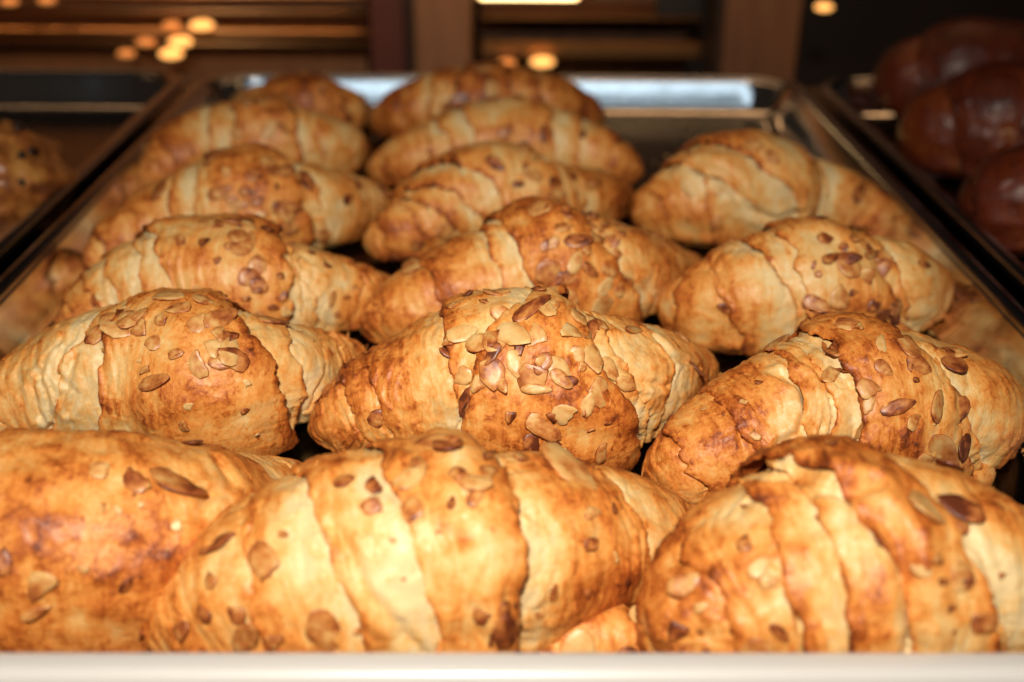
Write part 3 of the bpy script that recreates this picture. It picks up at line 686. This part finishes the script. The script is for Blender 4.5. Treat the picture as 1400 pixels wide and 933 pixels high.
FL['J'] = [(0.534,19.5,-0.07,16.4,8.9,0.7),(0.409,35.1,0.2,12.7,7.3,0.65),(0.529,56.1,0.49,14.2,7.5,0.65),(0.431,27.2,0.26,9.7,5.5,0.54),(0.479,9.9,-0.39,16.2,9.7,0.49),(0.461,32.9,-0.06,8.1,4.9,0.7),(0.571,53.3,-1.41,15.0,8.2,0.81),(0.514,38.7,0.11,5.7,3.4,0.86),(0.479,26.0,0.52,8.2,4.7,0.7),(0.451,23.1,-0.06,8.3,4.7,0.54),(0.536,-0.7,-0.07,11.5,6.5,0.65),(0.594,-16.9,-0.16,13.6,7.8,0.59),(0.476,46.7,0.04,9.4,6.3,0.7)]
FL['K'] = [(0.398,53.4,-0.87,11.8,6.9,0.81),(0.454,33.6,0.06,7.3,4.1,0.92),(0.138,-6.4,0.93,12.1,6.9,0.76),(0.198,3.4,0.12,13.5,8.3,0.65),(0.679,42.4,0.06,20.9,7.0,0.65),(0.584,50.7,0.02,14.0,6.7,0.76)]
FL['L'] = [(0.221,35.3,-1.28,10.7,6.0,0.09),(0.283,25.4,-1.21,9.8,5.6,0.22),(0.201,-1.6,-0.12,4.9,3.3,0.76),(0.268,-8.6,1.19,10.2,5.7,0.54),(0.381,67.3,-0.49,11.2,10.7,0.54),(0.409,50.7,-0.96,9.7,7.2,0.65),(0.155,31.4,-0.09,6.6,5.5,0.65)]
# fold lines: depth, width (mm), paleness, course over the roll
CS['C'] = [(2.4,2.2,0.2,[(0.316,78.5),(0.323,62.5),(0.351,48.4),(0.363,27.7),(0.378,2.6)]),(2.2,2.0,0.15,[(0.258,102.3),(0.281,96.6),(0.291,79.2),(0.318,73.3),(0.336,72.3)]),(1.3,1.5,0.12,[(0.273,50.3),(0.283,38.5),(0.283,23.8)])]
CS['B'] = [(1.3,1.5,0.1,[(0.336,57.0),(0.351,42.6),(0.366,23.3),(0.396,8.5),(0.424,-10.4)])]
CS['D'] = [(1.5,1.4,0.15,[(0.293,52.5),(0.283,39.0),(0.296,23.3),(0.271,9.6),(0.226,-13.2)]),(1.3,1.3,0.12,[(0.323,48.0),(0.301,26.2),(0.313,18.1),(0.283,2.7)]),(1.4,1.4,0.1,[(0.253,42.0),(0.226,35.4),(0.213,4.0)])]
CS['F'] = [(1.9,1.7,0.15,[(0.303,80.8),(0.323,64.2),(0.318,47.5),(0.286,29.5),(0.243,26.3)])]
CS['L'] = [(2.6,2.2,0.3,[(0.243,63.5),(0.301,36.0),(0.333,4.1),(0.414,-11.7),(0.486,-6.1)])]
CS['A'] = [(1.3,1.4,0.05,[(0.622,50.5),(0.642,47.9),(0.659,51.6),(0.664,73.1)]),(1.2,1.4,0.05,[(0.617,29.8),(0.617,40.8),(0.629,49.5)])]
CS['E'] = [(1.2,1.3,0.1,[(0.664,73.7),(0.672,46.0),(0.779,26.9)]),(1.3,1.2,0.1,[(0.576,44.2),(0.609,27.8),(0.649,21.6)])]

croissant('A', 'near left croissant cut off by the left edge, smooth side with few large flakes',
    [(-214.6, 299.9, 10.3, 11.4), (-197.4, 290.1, 18.9, 20.9), (-179.8, 285.5, 24.5, 27.0), (-159.5, 284.8, 27.6, 30.5), (-138.4, 285.8, 28.5, 31.4), (-115.2, 286.9, 28.0, 30.9), (-99.8, 293.0, 25.6, 28.2), (-88.5, 309.6, 20.5, 22.7), (-78.6, 334.5, 13.0, 14.3), (-68.5, 357.5, 5.7, 6.3)],
    [(0.073, 0.049, 0.884, 0.835, 1.2), (0.147, 0.132, 0.791, 0.726, 1.8)], 1, flakes=FL.get('A', ()), creases=CS.get('A', ()), scatter=2, step=.85, bake=.0)
croissant('B', 'large pale yellow croissant front and centre with a deep seam right of its middle',
    [(-103.9, 271.0, 6.6, 7.2), (-86.4, 269.0, 16.7, 18.4), (-67.2, 270.6, 24.5, 27.1), (-46.5, 273.5, 28.8, 31.7), (-25.7, 275.5, 30.4, 33.5), (-7.0, 278.8, 29.6, 32.6), (8.1, 286.3, 26.7, 29.5), (23.9, 295.8, 22.7, 25.0), (40.7, 304.7, 18.3, 20.2), (54.5, 319.2, 11.3, 12.5), (65.5, 333.6, 5.0, 5.5)],
    [(0.359, 0.296, 0.765, 0.697, 1.4), (0.449, 0.391, 0.529, 0.529, 1.2, 4.6)], 2, flakes=FL.get('B', ()), creases=CS.get('B', ()), scatter=4, step=.8, bake=.06,
    spots=((.42, 40, 36, 34, -.20), (.66, -5, 12, 14, .25), (.35, 60, 30, 20, -.12)))
croissant('C', 'near right croissant seen from its end, ridged and golden, cut off by the right edge',
    [(40.4, 264.3, 8.0, 8.8), (54.6, 260.3, 20.7, 22.9), (72.9, 263.9, 29.6, 32.6), (92.7, 266.9, 32.3, 35.7), (112.8, 267.9, 30.6, 33.8), (128.2, 268.7, 27.5, 30.3), (144.7, 276.3, 21.7, 23.9), (163.8, 284.4, 18.3, 20.2), (185.4, 297.2, 12.0, 13.2), (203.6, 310.1, 4.7, 5.2)],
    [(0.219, 0.233, 0.686, 0.587, 2.0), (0.282, 0.276, 0.531, 0.391, 2.0), (0.388, 0.287, 0.519, 0.374, 2.0)], 3, flakes=FL.get('C', ()), creases=CS.get('C', ()), scatter=4, step=.8, bake=.07,
    spots=((.46, 30, 16, 40, -.2),), ridge=1.2)
croissant('D', 'croissant at the left edge behind the nearest row, flaked dome between wrinkled pale folds',
    [(-206.4, 406.4, 7.3, 8.1), (-189.8, 394.3, 14.7, 16.2), (-174.9, 397.1, 18.3, 20.2), (-155.2, 399.4, 24.1, 26.6), (-130.1, 400.7, 26.7, 29.5), (-103.7, 395.0, 25.9, 28.6), (-86.5, 405.4, 21.2, 23.4), (-73.4, 430.7, 14.2, 15.7), (-60.0, 456.8, 6.3, 7.0)],
    [(0.144, 0.152, 0.693, 0.782, 1.0), (0.234, 0.372, 0.674, 0.668, 1.5), (0.339, 0.408, 0.653, 0.577, 2.6, 4.0)], 4, flakes=FL.get('D', ()), creases=CS.get('D', ()), scatter=12, step=.75, bake=-.05, ridge=1.25, shards=24,
    spots=((.24, 30, 14, 40, -.15),))
croissant('E', 'sharpest croissant in the middle, its dome crowded with toasted almond flakes',
    [(-72.9, 388.1, 7.6, 8.4), (-50.6, 387.8, 18.0, 19.9), (-31.1, 387.1, 23.1, 25.5), (-11.9, 387.4, 29.0, 32.0), (10.0, 387.7, 30.7, 33.9), (31.9, 386.8, 27.5, 30.4), (49.5, 397.1, 23.4, 25.8), (70.5, 424.4, 15.1, 16.7), (89.7, 443.1, 7.3, 8.1)],
    [(0.364, 0.35, 0.66, 0.669, 1.2), (0.334, 0.323, 0.621, 0.539, 1.6), (0.306, 0.451, 0.601, 0.494, 2.0, 4.6)], 5, flakes=FL.get('E', ()), creases=CS.get('E', ()), scatter=32, step=.72, shards=22,
    spots=((.42, 95, 16, 22, -.22), (.12, 80, 20, 16, .18)))
croissant('F', 'croissant right of the flaked middle one, round open fold on its left half',
    [(51.0, 356.6, 8.1, 8.9), (65.7, 349.6, 16.7, 18.4), (84.3, 355.8, 22.0, 24.2), (103.4, 362.5, 26.5, 29.2), (125.9, 369.7, 28.5, 31.4), (148.6, 373.0, 26.1, 28.8), (169.8, 377.9, 21.6, 23.8), (188.3, 394.5, 14.3, 15.8), (205.6, 410.1, 6.4, 7.0)],
    [(0.282, 0.328, 0.883, 0.808, 1.5), (0.328, 0.37, 0.674, 0.534, 1.6), (0.376, 0.399, 0.65, 0.504, 2.6, 3.4)], 6, flakes=FL.get('F', ()), creases=CS.get('F', ()), scatter=14, step=.74, bake=.04, ridge=1.2, shards=24,
    spots=((.56, 30, 9, 40, -.2),))
croissant('G', 'third row croissant at left, pale folded shoulder and layered stripes at its right',
    [(-198.5, 473.1, 7.7, 8.5), (-181.1, 478.5, 16.0, 17.7), (-162.4, 485.0, 23.2, 25.6), (-142.8, 486.3, 25.6, 28.3), (-116.4, 485.7, 25.6, 28.3), (-94.0, 488.3, 22.8, 25.2), (-78.8, 496.0, 17.7, 19.6), (-63.2, 505.5, 13.7, 15.1), (-50.7, 526.8, 6.5, 7.2)],
    [(0.218, 0.198, 0.671, 0.621, 1.2), (0.294, 0.276, 0.654, 0.608, 1.4), (0.42, 0.295, 0.633, 0.591, 2.6, 3.4)], 7, flakes=FL.get('G', ()), creases=CS.get('G', ()), scatter=16, step=.95,
    spots=((.31, 50, 12, 40, -.2), (.55, 35, 24, 16, -.14)))
croissant('H', 'croissant just behind the flaked middle one, pale slanting seam beside its dome',
    [(-64.2, 486.6, 7.3, 8.0), (-43.9, 479.5, 16.1, 17.7), (-21.0, 483.9, 22.1, 24.4), (2.0, 490.9, 27.1, 29.9), (22.1, 495.0, 29.1, 32.1), (45.9, 499.2, 26.0, 28.7), (64.9, 516.6, 19.6, 21.6), (85.9, 539.7, 12.5, 13.8), (101.4, 561.4, 6.2, 6.8)],
    [(0.319, 0.329, 0.631, 0.489, 1.2), (0.396, 0.359, 0.598, 0.477, 2.6, 4.0)], 8, flakes=FL.get('H', ()), creases=CS.get('H', ()), scatter=20, step=.95, bake=.05)
croissant('I', 'third row croissant at right, smooth pale left half and freckled dome',
    [(76.0, 501.7, 8.7, 9.6), (91.3, 483.0, 18.6, 20.5), (109.8, 478.6, 24.9, 27.4), (129.6, 480.5, 27.0, 29.8), (154.5, 487.4, 25.5, 28.2), (175.2, 488.9, 23.5, 26.0), (195.2, 506.1, 16.3, 17.9), (216.8, 533.1, 7.9, 8.7)],
    [(0.344, 0.275, 0.634, 0.57, 1.3), (0.356, 0.34, 0.624, 0.471, 2.6, 4.4)], 9, flakes=FL.get('I', ()), creases=CS.get('I', ()), scatter=18, step=.95,
    spots=((.40, 60, 16, 24, -.26),))
croissant('J', 'fourth row croissant at left, reddish flaked dome with pale folds on both sides',
    [(-213.7, 561.1, 7.5, 8.3), (-195.9, 567.7, 15.1, 16.6), (-174.9, 583.7, 20.9, 23.1), (-152.3, 588.3, 25.9, 28.6), (-129.4, 590.3, 27.4, 30.2), (-107.2, 595.4, 24.5, 27.0), (-90.5, 614.9, 19.0, 21.0), (-73.0, 638.7, 12.2, 13.4), (-60.3, 660.8, 5.5, 6.1)],
    [(0.202, 0.319, 0.609, 0.553, 1.2), (0.324, 0.363, 0.576, 0.531, 3.0, 3.6)], 10, flakes=FL.get('J', ()), creases=CS.get('J', ()), scatter=18, step=1.15, bake=.03,
    spots=((.33, 50, 9, 40, -.28), (.80, 60, 14, 30, -.24)))
croissant('K', 'fourth row croissant in the middle, steep twisted dome with pale diagonal stripes',
    [(-73.5, 589.8, 7.1, 7.9), (-52.0, 584.8, 16.2, 17.8), (-29.4, 601.7, 22.6, 24.9), (-5.7, 611.2, 26.1, 28.8), (14.4, 613.8, 24.1, 26.6), (37.5, 629.9, 18.7, 20.6), (57.5, 646.2, 14.6, 16.1), (77.2, 678.9, 6.4, 7.1)],
    [(0.224, 0.149, 0.662, 0.581, 1.5), (0.341, 0.174, 0.621, 0.554, 1.8), (0.45, 0.274, 0.573, 0.503, 1.8)], 11, flakes=FL.get('K', ()), creases=CS.get('K', ()), scatter=12, step=1.15, bake=.05, ridge=1.4,
    spots=((.42, 50, 16, 24, -.26), (.64, 80, 8, 30, .26), (.85, 70, 20, 30, .2)))
croissant('L', 'fourth row croissant at right, curved pale crease across its twin domes',
    [(75.5, 629.0, 8.3, 9.1), (91.5, 615.9, 19.5, 21.5), (114.9, 614.2, 27.3, 30.2), (140.0, 619.2, 27.9, 30.8), (166.4, 633.9, 21.8, 24.1), (190.9, 638.3, 17.8, 19.7), (210.9, 646.6, 11.6, 12.8), (223.0, 660.4, 5.5, 6.1)],
    [(0.38, 0.173, 0.682, 0.623, 1.8), (0.495, 0.269, 0.612, 0.574, 2.2)], 12, flakes=FL.get('L', ()), creases=CS.get('L', ()), scatter=10, step=1.15,
    spots=((.46, 40, 10, 30, -.25), (.66, 30, 10, 30, -.2)))
croissant('M', 'fifth row croissant at left, pale triangular fold left of its dome',
    [(-222.1, 692.3, 8.1, 9.0), (-204.3, 697.1, 17.9, 19.8), (-180.6, 714.5, 24.1, 26.6), (-154.1, 719.9, 25.5, 28.1), (-127.0, 722.1, 23.1, 25.5), (-105.5, 732.0, 17.9, 19.7), (-89.8, 757.7, 7.9, 8.8)],
    [(0.23, 0.367, 0.715, 0.648, 1.2), (0.394, 0.433, 0.646, 0.613, 2.6, 3.2)], 13, scatter=20, step=1.4, bake=.06,
    spots=((.34, 60, 12, 30, -.28), (.80, 60, 12, 30, -.24)))
croissant('N', 'fifth row croissant in the middle, broad pale band over its top',
    [(-84.7, 717.0, 7.6, 8.4), (-56.9, 708.7, 17.4, 19.2), (-25.0, 714.8, 23.3, 25.7), (7.2, 721.8, 24.8, 27.3), (39.6, 719.4, 21.8, 24.1), (67.2, 714.5, 16.7, 18.5), (91.3, 719.1, 6.8, 7.5)],
    [(0.32, 0.269, 0.779, 0.727, 1.4), (0.397, 0.345, 0.689, 0.638, 2.0)], 14, scatter=14, step=1.4, bake=.05,
    spots=((.45, 70, 34, 18, -.34), (.72, 60, 10, 30, -.2)))
croissant('O', 'rearmost left croissant tucked into the back corner of the tray',
    [(-203.3, 870.2, 7.0, 7.7), (-171.3, 835.3, 17.2, 19.0), (-138.7, 829.7, 20.4, 22.5), (-113.5, 835.8, 16.3, 18.0), (-100.3, 867.9, 7.0, 7.7)],
    [(0.394, 0.375, 0.732, 0.695, 2.0)], 15, scatter=14, step=1.5, bake=.17)
croissant('P', 'rearmost middle croissant against the back wall of the tray, dark brown top',
    [(-93.6, 828.4, 7.6, 8.4), (-69.7, 816.9, 18.8, 20.7), (-38.5, 816.3, 24.3, 26.8), (-2.4, 822.8, 25.0, 27.5), (34.1, 825.9, 22.3, 24.6), (61.5, 839.6, 13.5, 14.9), (73.1, 862.4, 6.0, 6.6)],
    [(0.259, 0.287, 0.669, 0.614, 1.8), (0.292, 0.396, 0.559, 0.532, 1.6)], 16, scatter=14, step=1.4, bake=.22,
    spots=((.28, 40, 6, 30, -.3),))

croissant('Q', 'low pale croissant end peeking out on the tray floor between the two nearest croissants',
    [(1.6, 264.3, 3.4, 3.8), (10.1, 267.0, 6.5, 7.2), (25.0, 269.7, 7.7, 8.5), (37.9, 270.6, 7.0, 7.7), (47.2, 275.0, 3.9, 4.3)],
    [(0.25, 0.3, 0.8, 0.75, 1.0)], 17, scatter=6, step=.9, bake=-.12)
croissant('S', 'small flattened croissant end under the right tip of the open folded croissant',
    [(154.9, 364.1, 3.6, 4.1), (160.7, 359.7, 5.9, 6.7), (171.0, 362.4, 5.6, 6.4), (181.4, 373.1, 3.0, 3.5)],
    [(0.2, 0.3, 0.8, 0.75, .8)], 18, scatter=0, step=.9, bake=-.08)

# pastries on the neighbouring trays
def bun(name, label, cat, group, loc, rx, ry, rz_, seed, mat, bake, bumps, rotz=0.0):
    t = thing(name, label, cat, (loc[0] / 1000, loc[1] / 1000, 0.0015), group)
    t.rotation_euler = (0, 0, rotz)
    nt_, np_ = 70, 120
    th = np.linspace(-.42, 1, nt_) * np.pi / 2; ph = np.linspace(0, 2 * np.pi, np_, endpoint=False)
    TH, PH = np.meshgrid(th, ph, indexing='ij')
    d = np.stack([np.cos(TH) * np.cos(PH), np.cos(TH) * np.sin(PH), np.sin(TH)], -1)
    r = 1 + .07 * fbm(d * 1.6 + seed, 3) + .018 * fbm(d * 5 + seed, 2) + bumps(d, TH, PH)
    P = d * r[..., None] * np.array([rx, ry, rz_])
    P[..., 2] += rz_ * .55
    P[..., 2] = np.maximum(P[..., 2], .3)
    i = np.arange(nt_ - 1)[:, None] * np_; j = np.arange(np_)[None]; j2 = (j + 1) % np_
    Q = np.stack([i + j, i + j2, i + np_ + j2, i + np_ + j], -1).reshape(-1, 4)
    me = mesh_np('crust', P.reshape(-1, 3) / 1000, Q, mat)
    fattr(me, 'bake', (bake + .3 * fbm(d * 2.2 + seed * 2, 3)).ravel())
    uv = me.uv_layers.new(name='st')
    uv.data.foreach_set('uv', np.stack([P[..., 0], P[..., 1]], -1).reshape(-1, 2)[Q.ravel()].astype(np.float32).ravel() / 1000)
    obj('crust', me, t)
    return t, P
FRUIT = plain('dark glossy fruit', (0.018, 0.008, 0.006), .28, .4, 200, coat=.4)
def fruit_mesh():
    th = np.linspace(-np.pi / 2, np.pi / 2, 7); ph = np.linspace(0, 2 * np.pi, 10, endpoint=False)
    TH, PH = np.meshgrid(th, ph, indexing='ij')
    d = np.stack([np.cos(TH) * np.cos(PH), np.cos(TH) * np.sin(PH), np.sin(TH) * .7], -1)
    d *= (1 + .35 * perlin(d * 1.7 + 4))[..., None]
    i = np.arange(6)[:, None] * 10; j = np.arange(10)[None]; j2 = (j + 1) % 10
    return mesh_np('dark_fruit', d.reshape(-1, 3), np.stack([i + j, i + j2, i + 10 + j2, i + 10 + j], -1).reshape(-1, 4), FRUIT)
FRUIT_ME = fruit_mesh()
rs = np.random.RandomState(3)
for label, loc, r3, seed in (
        ('fruit dotted brown pastry on the left tray, the larger one farther back', (-292, 640), (46, 50, 36), 21),
        ('nearer fruit dotted brown pastry on the left tray, cut off by the left edge', (-318, 566), (42, 40, 26), 22),
        ):
    t, P = bun('fruit_pastry', label, 'pastry', 'fruit pastries on the left tray', loc, *r3, seed, CRUST_LEFT, .52, lambda d, T_, P_: .05 * np.sin(5 * P_ + 8 * T_))
    for _ in range(34):
        a, b = rs.randint(22, 66), rs.randint(0, P.shape[1])
        o = obj('dark_fruit', FRUIT_ME, t, tuple(P[a, b] / 1000))
        k = rs.uniform(2.2, 4.2) / 1000
        o.scale = (k * 1.3, k, k); o.rotation_euler = tuple(rs.uniform(0, 6, 3))

def glazed(key, label, st, wraps, seed, **kw):
    croissant(key, label, st, wraps, seed, name='glazed_pastry', cat='pastry', group='glazed red brown pastries on the right tray', mat=CRUST_RIGHT, shards=0, arms=1, step=1.3, ridge=1.0, bake=.16, **kw)
glazed('R1', 'glazed dark red pastry farthest back on the right tray, arched over a dark gap', [(288, 900, 18, 20), (305, 880, 29, 31), (340, 870, 37, 40), (380, 872, 35, 39), (420, 885, 29, 31), (450, 900, 15, 17)], [(.2, .25, .8, .75, 2.5)], 31)
glazed('R2', 'glazed dark red pastry in the middle of the right tray with a pale torn end', [(268, 762, 15, 18), (282, 742, 29, 31), (315, 730, 36, 40), (360, 728, 36, 40), (400, 740, 28, 31), (430, 760, 13, 16)], [(.22, .2, .8, .82, 3.0), (.35, .4, .7, .6, 2.0)], 32, spots=((.06, 30, 14, 26, -.85),))
glazed('R3', 'third glazed dark red pastry from the back, at the right edge over the tray rim', [(256, 622, 13, 16), (272, 606, 26, 29), (310, 596, 34, 38), (350, 596, 35, 39), (390, 606, 26, 30), (420, 622, 13, 16)], [(.22, .26, .8, .78, 3.0)], 33)

glazed('R4', 'lowest glazed dark red pastry at the right edge, mostly hidden by the tray rim', [(268, 528, 13, 16), (284, 514, 26, 29), (316, 505, 34, 38), (356, 505, 35, 39), (396, 515, 26, 30), (430, 530, 13, 16)], [(.3, .26, .75, .78, 3.0)], 34)

# crumbs on the tray floor
rs = np.random.RandomState(8)
V = []; T = []
for _ in range(260):
    if rs.rand() < .55: x, y = rs.normal(203, 6), rs.uniform(330, 520)
    elif rs.rand() < .5: x, y = rs.uniform(20, 195), rs.uniform(700, 890)
    else: x, y = rs.uniform(-200, 200), rs.uniform(270, 890)
    x = max(min(x, 201), -201)
    c = len(V); k = rs.uniform(.2, .8) * (2.6 if rs.rand() < .12 else 1)
    p = [np.array([x, y, 1.3]) + rs.normal(0, 1, 3) * (k, k, k * .5) + np.array([0, 0, k * .4]) for _ in range(4)]
    V += [q / 1000 for q in p]; T += [(c, c + 1, c + 2), (c, c + 2, c + 3), (c, c + 3, c + 1), (c + 1, c + 3, c + 2)]
me = mesh_np('pastry_crumbs', np.array(V), None, CRUST, False, T); fattr(me, 'bake', rs.uniform(.1, .7, len(V))); me.uv_layers.new(name='st')
o = obj('pastry_crumbs', me); tag(o, 'pale pastry crumbs scattered on the dark floor of the middle tray', 'crumbs', None, 'stuff')


# ------------------------------------------------------------------ back of the case
def post(name, label, x0, x1, y0, y1, mat):
    t = thing(name, label, 'post', ((x0 + x1) / 2, (y0 + y1) / 2, -.30))
    w, d = (x1 - x0) / 2, (y1 - y0) / 2
    box('post_body', -w, w, -d, d, 0.0, .9, mat, t, .003)
    box('edge_strip', -w - .006, -w - .0005, -d - .003, d, 0.0, .9, DARK, t, .001)
    return t
post('wooden_post', 'light brown wooden post behind the tray, left of the dark oven opening', -.088, -.030, 1.19, 1.25, WOOD_PALE)
post('wooden_post', 'broad brown wooden post behind the right back corner of the tray', .222, .300, 1.19, 1.25, WOOD)
t = thing('cabinet_panel', 'narrow dark red panel left of the light brown post', 'panel', (-.112, 1.21, -.30))
box('panel_board', -.020, .016, -.012, .012, 0, .9, plain('dark red panel', (0.10, 0.022, 0.012), .5, .3, 10), t)
box('panel_trim', .0165, .0185, -.014, .012, 0, .9, DARK, t, .0006)
# oven-like opening between the posts
t = thing('warming_cabinet', 'dark glass fronted warming cabinet between the two brown posts', 'cabinet', (.095, 1.30, -.30))
box('cabinet_back', -.12, .125, .10, .11, 0, .6, WOOD, t)
box('lower_bar', -.118, .122, -.03, -.015, .262, .280, STEEL, t, .003)
box('inner_shelf', -.118, .122, -.01, .09, .30, .304, STEEL, t, .001)
box('side_panel', .072, .122, -.012, -.004, .305, .345, BLACK, t, .001)
box('upper_frame', -.118, .122, -.03, -.02, .352, .372, STEEL, t, .002)
def tube(x0, x1, y, z, r):
    t = thing('tube_lamp', 'glowing warm tube lamp at the top of the warming cabinet', 'lamp', ((x0 + x1) / 2, y, z))
    w = (x1 - x0) / 2
    rod('glass_tube', (-w, 0, 0), (w, 0, 0), r, TUBE, t)
    rod('end_cap', (-w - .012, 0, 0), (-w - .001, 0, 0), r * 1.1, STEEL, t)
    rod('end_cap', (w + .001, 0, 0), (w + .012, 0, 0), r * 1.1, STEEL, t)
    rod('lamp_bracket', (0, .004, r), (0, .05, r + .03), .003, STEEL, t)
tube(-.022, .078, 1.225, .0375, .0055)
t = thing('back_board', 'brown wooden board behind the rack of bars at the back left', 'board', (-.47, 1.32, -.30))
box('board_panel', -.42, .345, -.01, .01, 0, .62, WOOD_PALE, t, .003)
box('board_rail', -.42, .345, -.022, -.0105, .27, .288, STEEL, t, .002)
# rack of bars at the back left
t = thing('wire_rack', 'rack of warm lit horizontal metal bars behind the left tray', 'rack', (-.37, 1.22, -.30))
for k, (z, r) in enumerate(((.334, .004), (.3165, .0055), (.298, .0055), (.284, .0045), (.352, .005), (.385, .006), (.42, .006), (.46, .006), (.50, .006), (.54, .006), (.58, .006))):  # higher bars sit out of view, added to reflect in the left tray
    rod('rack_bar', (-.42, .012 * (k % 2), z), (.24, .012 * (k % 2), z), r, STEEL, t)
for x in (-.41, .235): rod('rack_upright', (x, .02, 0), (x, .02, .62), .006, DARK, t)
def glint(x, z, r, mat, label, y=1.19):  # glowing shape standing in for a warm reflection on metal
    t = thing('small_glint', label, 'lamp', (x, y, z), 'small glowing shapes imitating warm reflections at the back of the case')
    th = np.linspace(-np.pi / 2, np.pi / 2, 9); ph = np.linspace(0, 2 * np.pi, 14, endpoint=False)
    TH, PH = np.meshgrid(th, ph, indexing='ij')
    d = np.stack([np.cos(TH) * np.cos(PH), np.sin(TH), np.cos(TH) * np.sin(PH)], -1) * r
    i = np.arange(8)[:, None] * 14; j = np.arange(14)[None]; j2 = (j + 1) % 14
    obj('glint_body', mesh_np('glint_body', d.reshape(-1, 3), np.stack([i + j, i + 14 + j, i + 14 + j2, i + j2], -1).reshape(-1, 4), mat), t)
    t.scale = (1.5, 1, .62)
    rod('glint_mount', (0, r * .8, 0), (0, r * .8 + .012, 0), r * .7, DARK, t)
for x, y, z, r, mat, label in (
        (-0.298, 1.19, 0.0107, .0080, GLINT, 'bright small glowing glint highest in the cluster behind the left tray'),
        (-0.321, 1.19, -0.0058, .0080, GLINT, 'bright small glowing glint in the middle of the cluster behind the left tray'),
        (-0.332, 1.19, -0.0178, .0080, GLINT, 'brightest small glowing glint lowest in the cluster behind the left tray'),
        (-0.356, 1.19, -0.0065, .0065, GLINT_DIM, 'dim small glowing glint left of the middle one in the cluster'),
        (-0.328, 1.19, 0.0107, .0060, GLINT_DIM, 'dim small glowing glint left of the highest bright one'),
        (-0.377, 1.19, -0.0178, .0060, GLINT_DIM, 'dim small glowing glint lowest and leftmost in the cluster'),
        (-0.485, 1.19, 0.0325, .0060, GLINT_DIM, 'dim small glowing glint at the top left corner of the picture'),
        (-0.448, 1.19, 0.0340, .0060, GLINT_DIM, 'dim small glowing glint at the top edge, second from the left corner'),
        (0.321, 1.19, 0.0317, .0060, GLINT, 'single small glowing glint at the top edge right of the broad post'),
        (0.044, 1.25, -0.0369, .0085, GLINT, 'bright small glowing glint under the tube lamp in the warming cabinet'),
        (0.006, 1.25, -0.0386, .0065, GLINT_DIM, 'dim small glowing glint left of the bright one in the warming cabinet'),
        ):
    glint(x, z, r, mat, label, y)
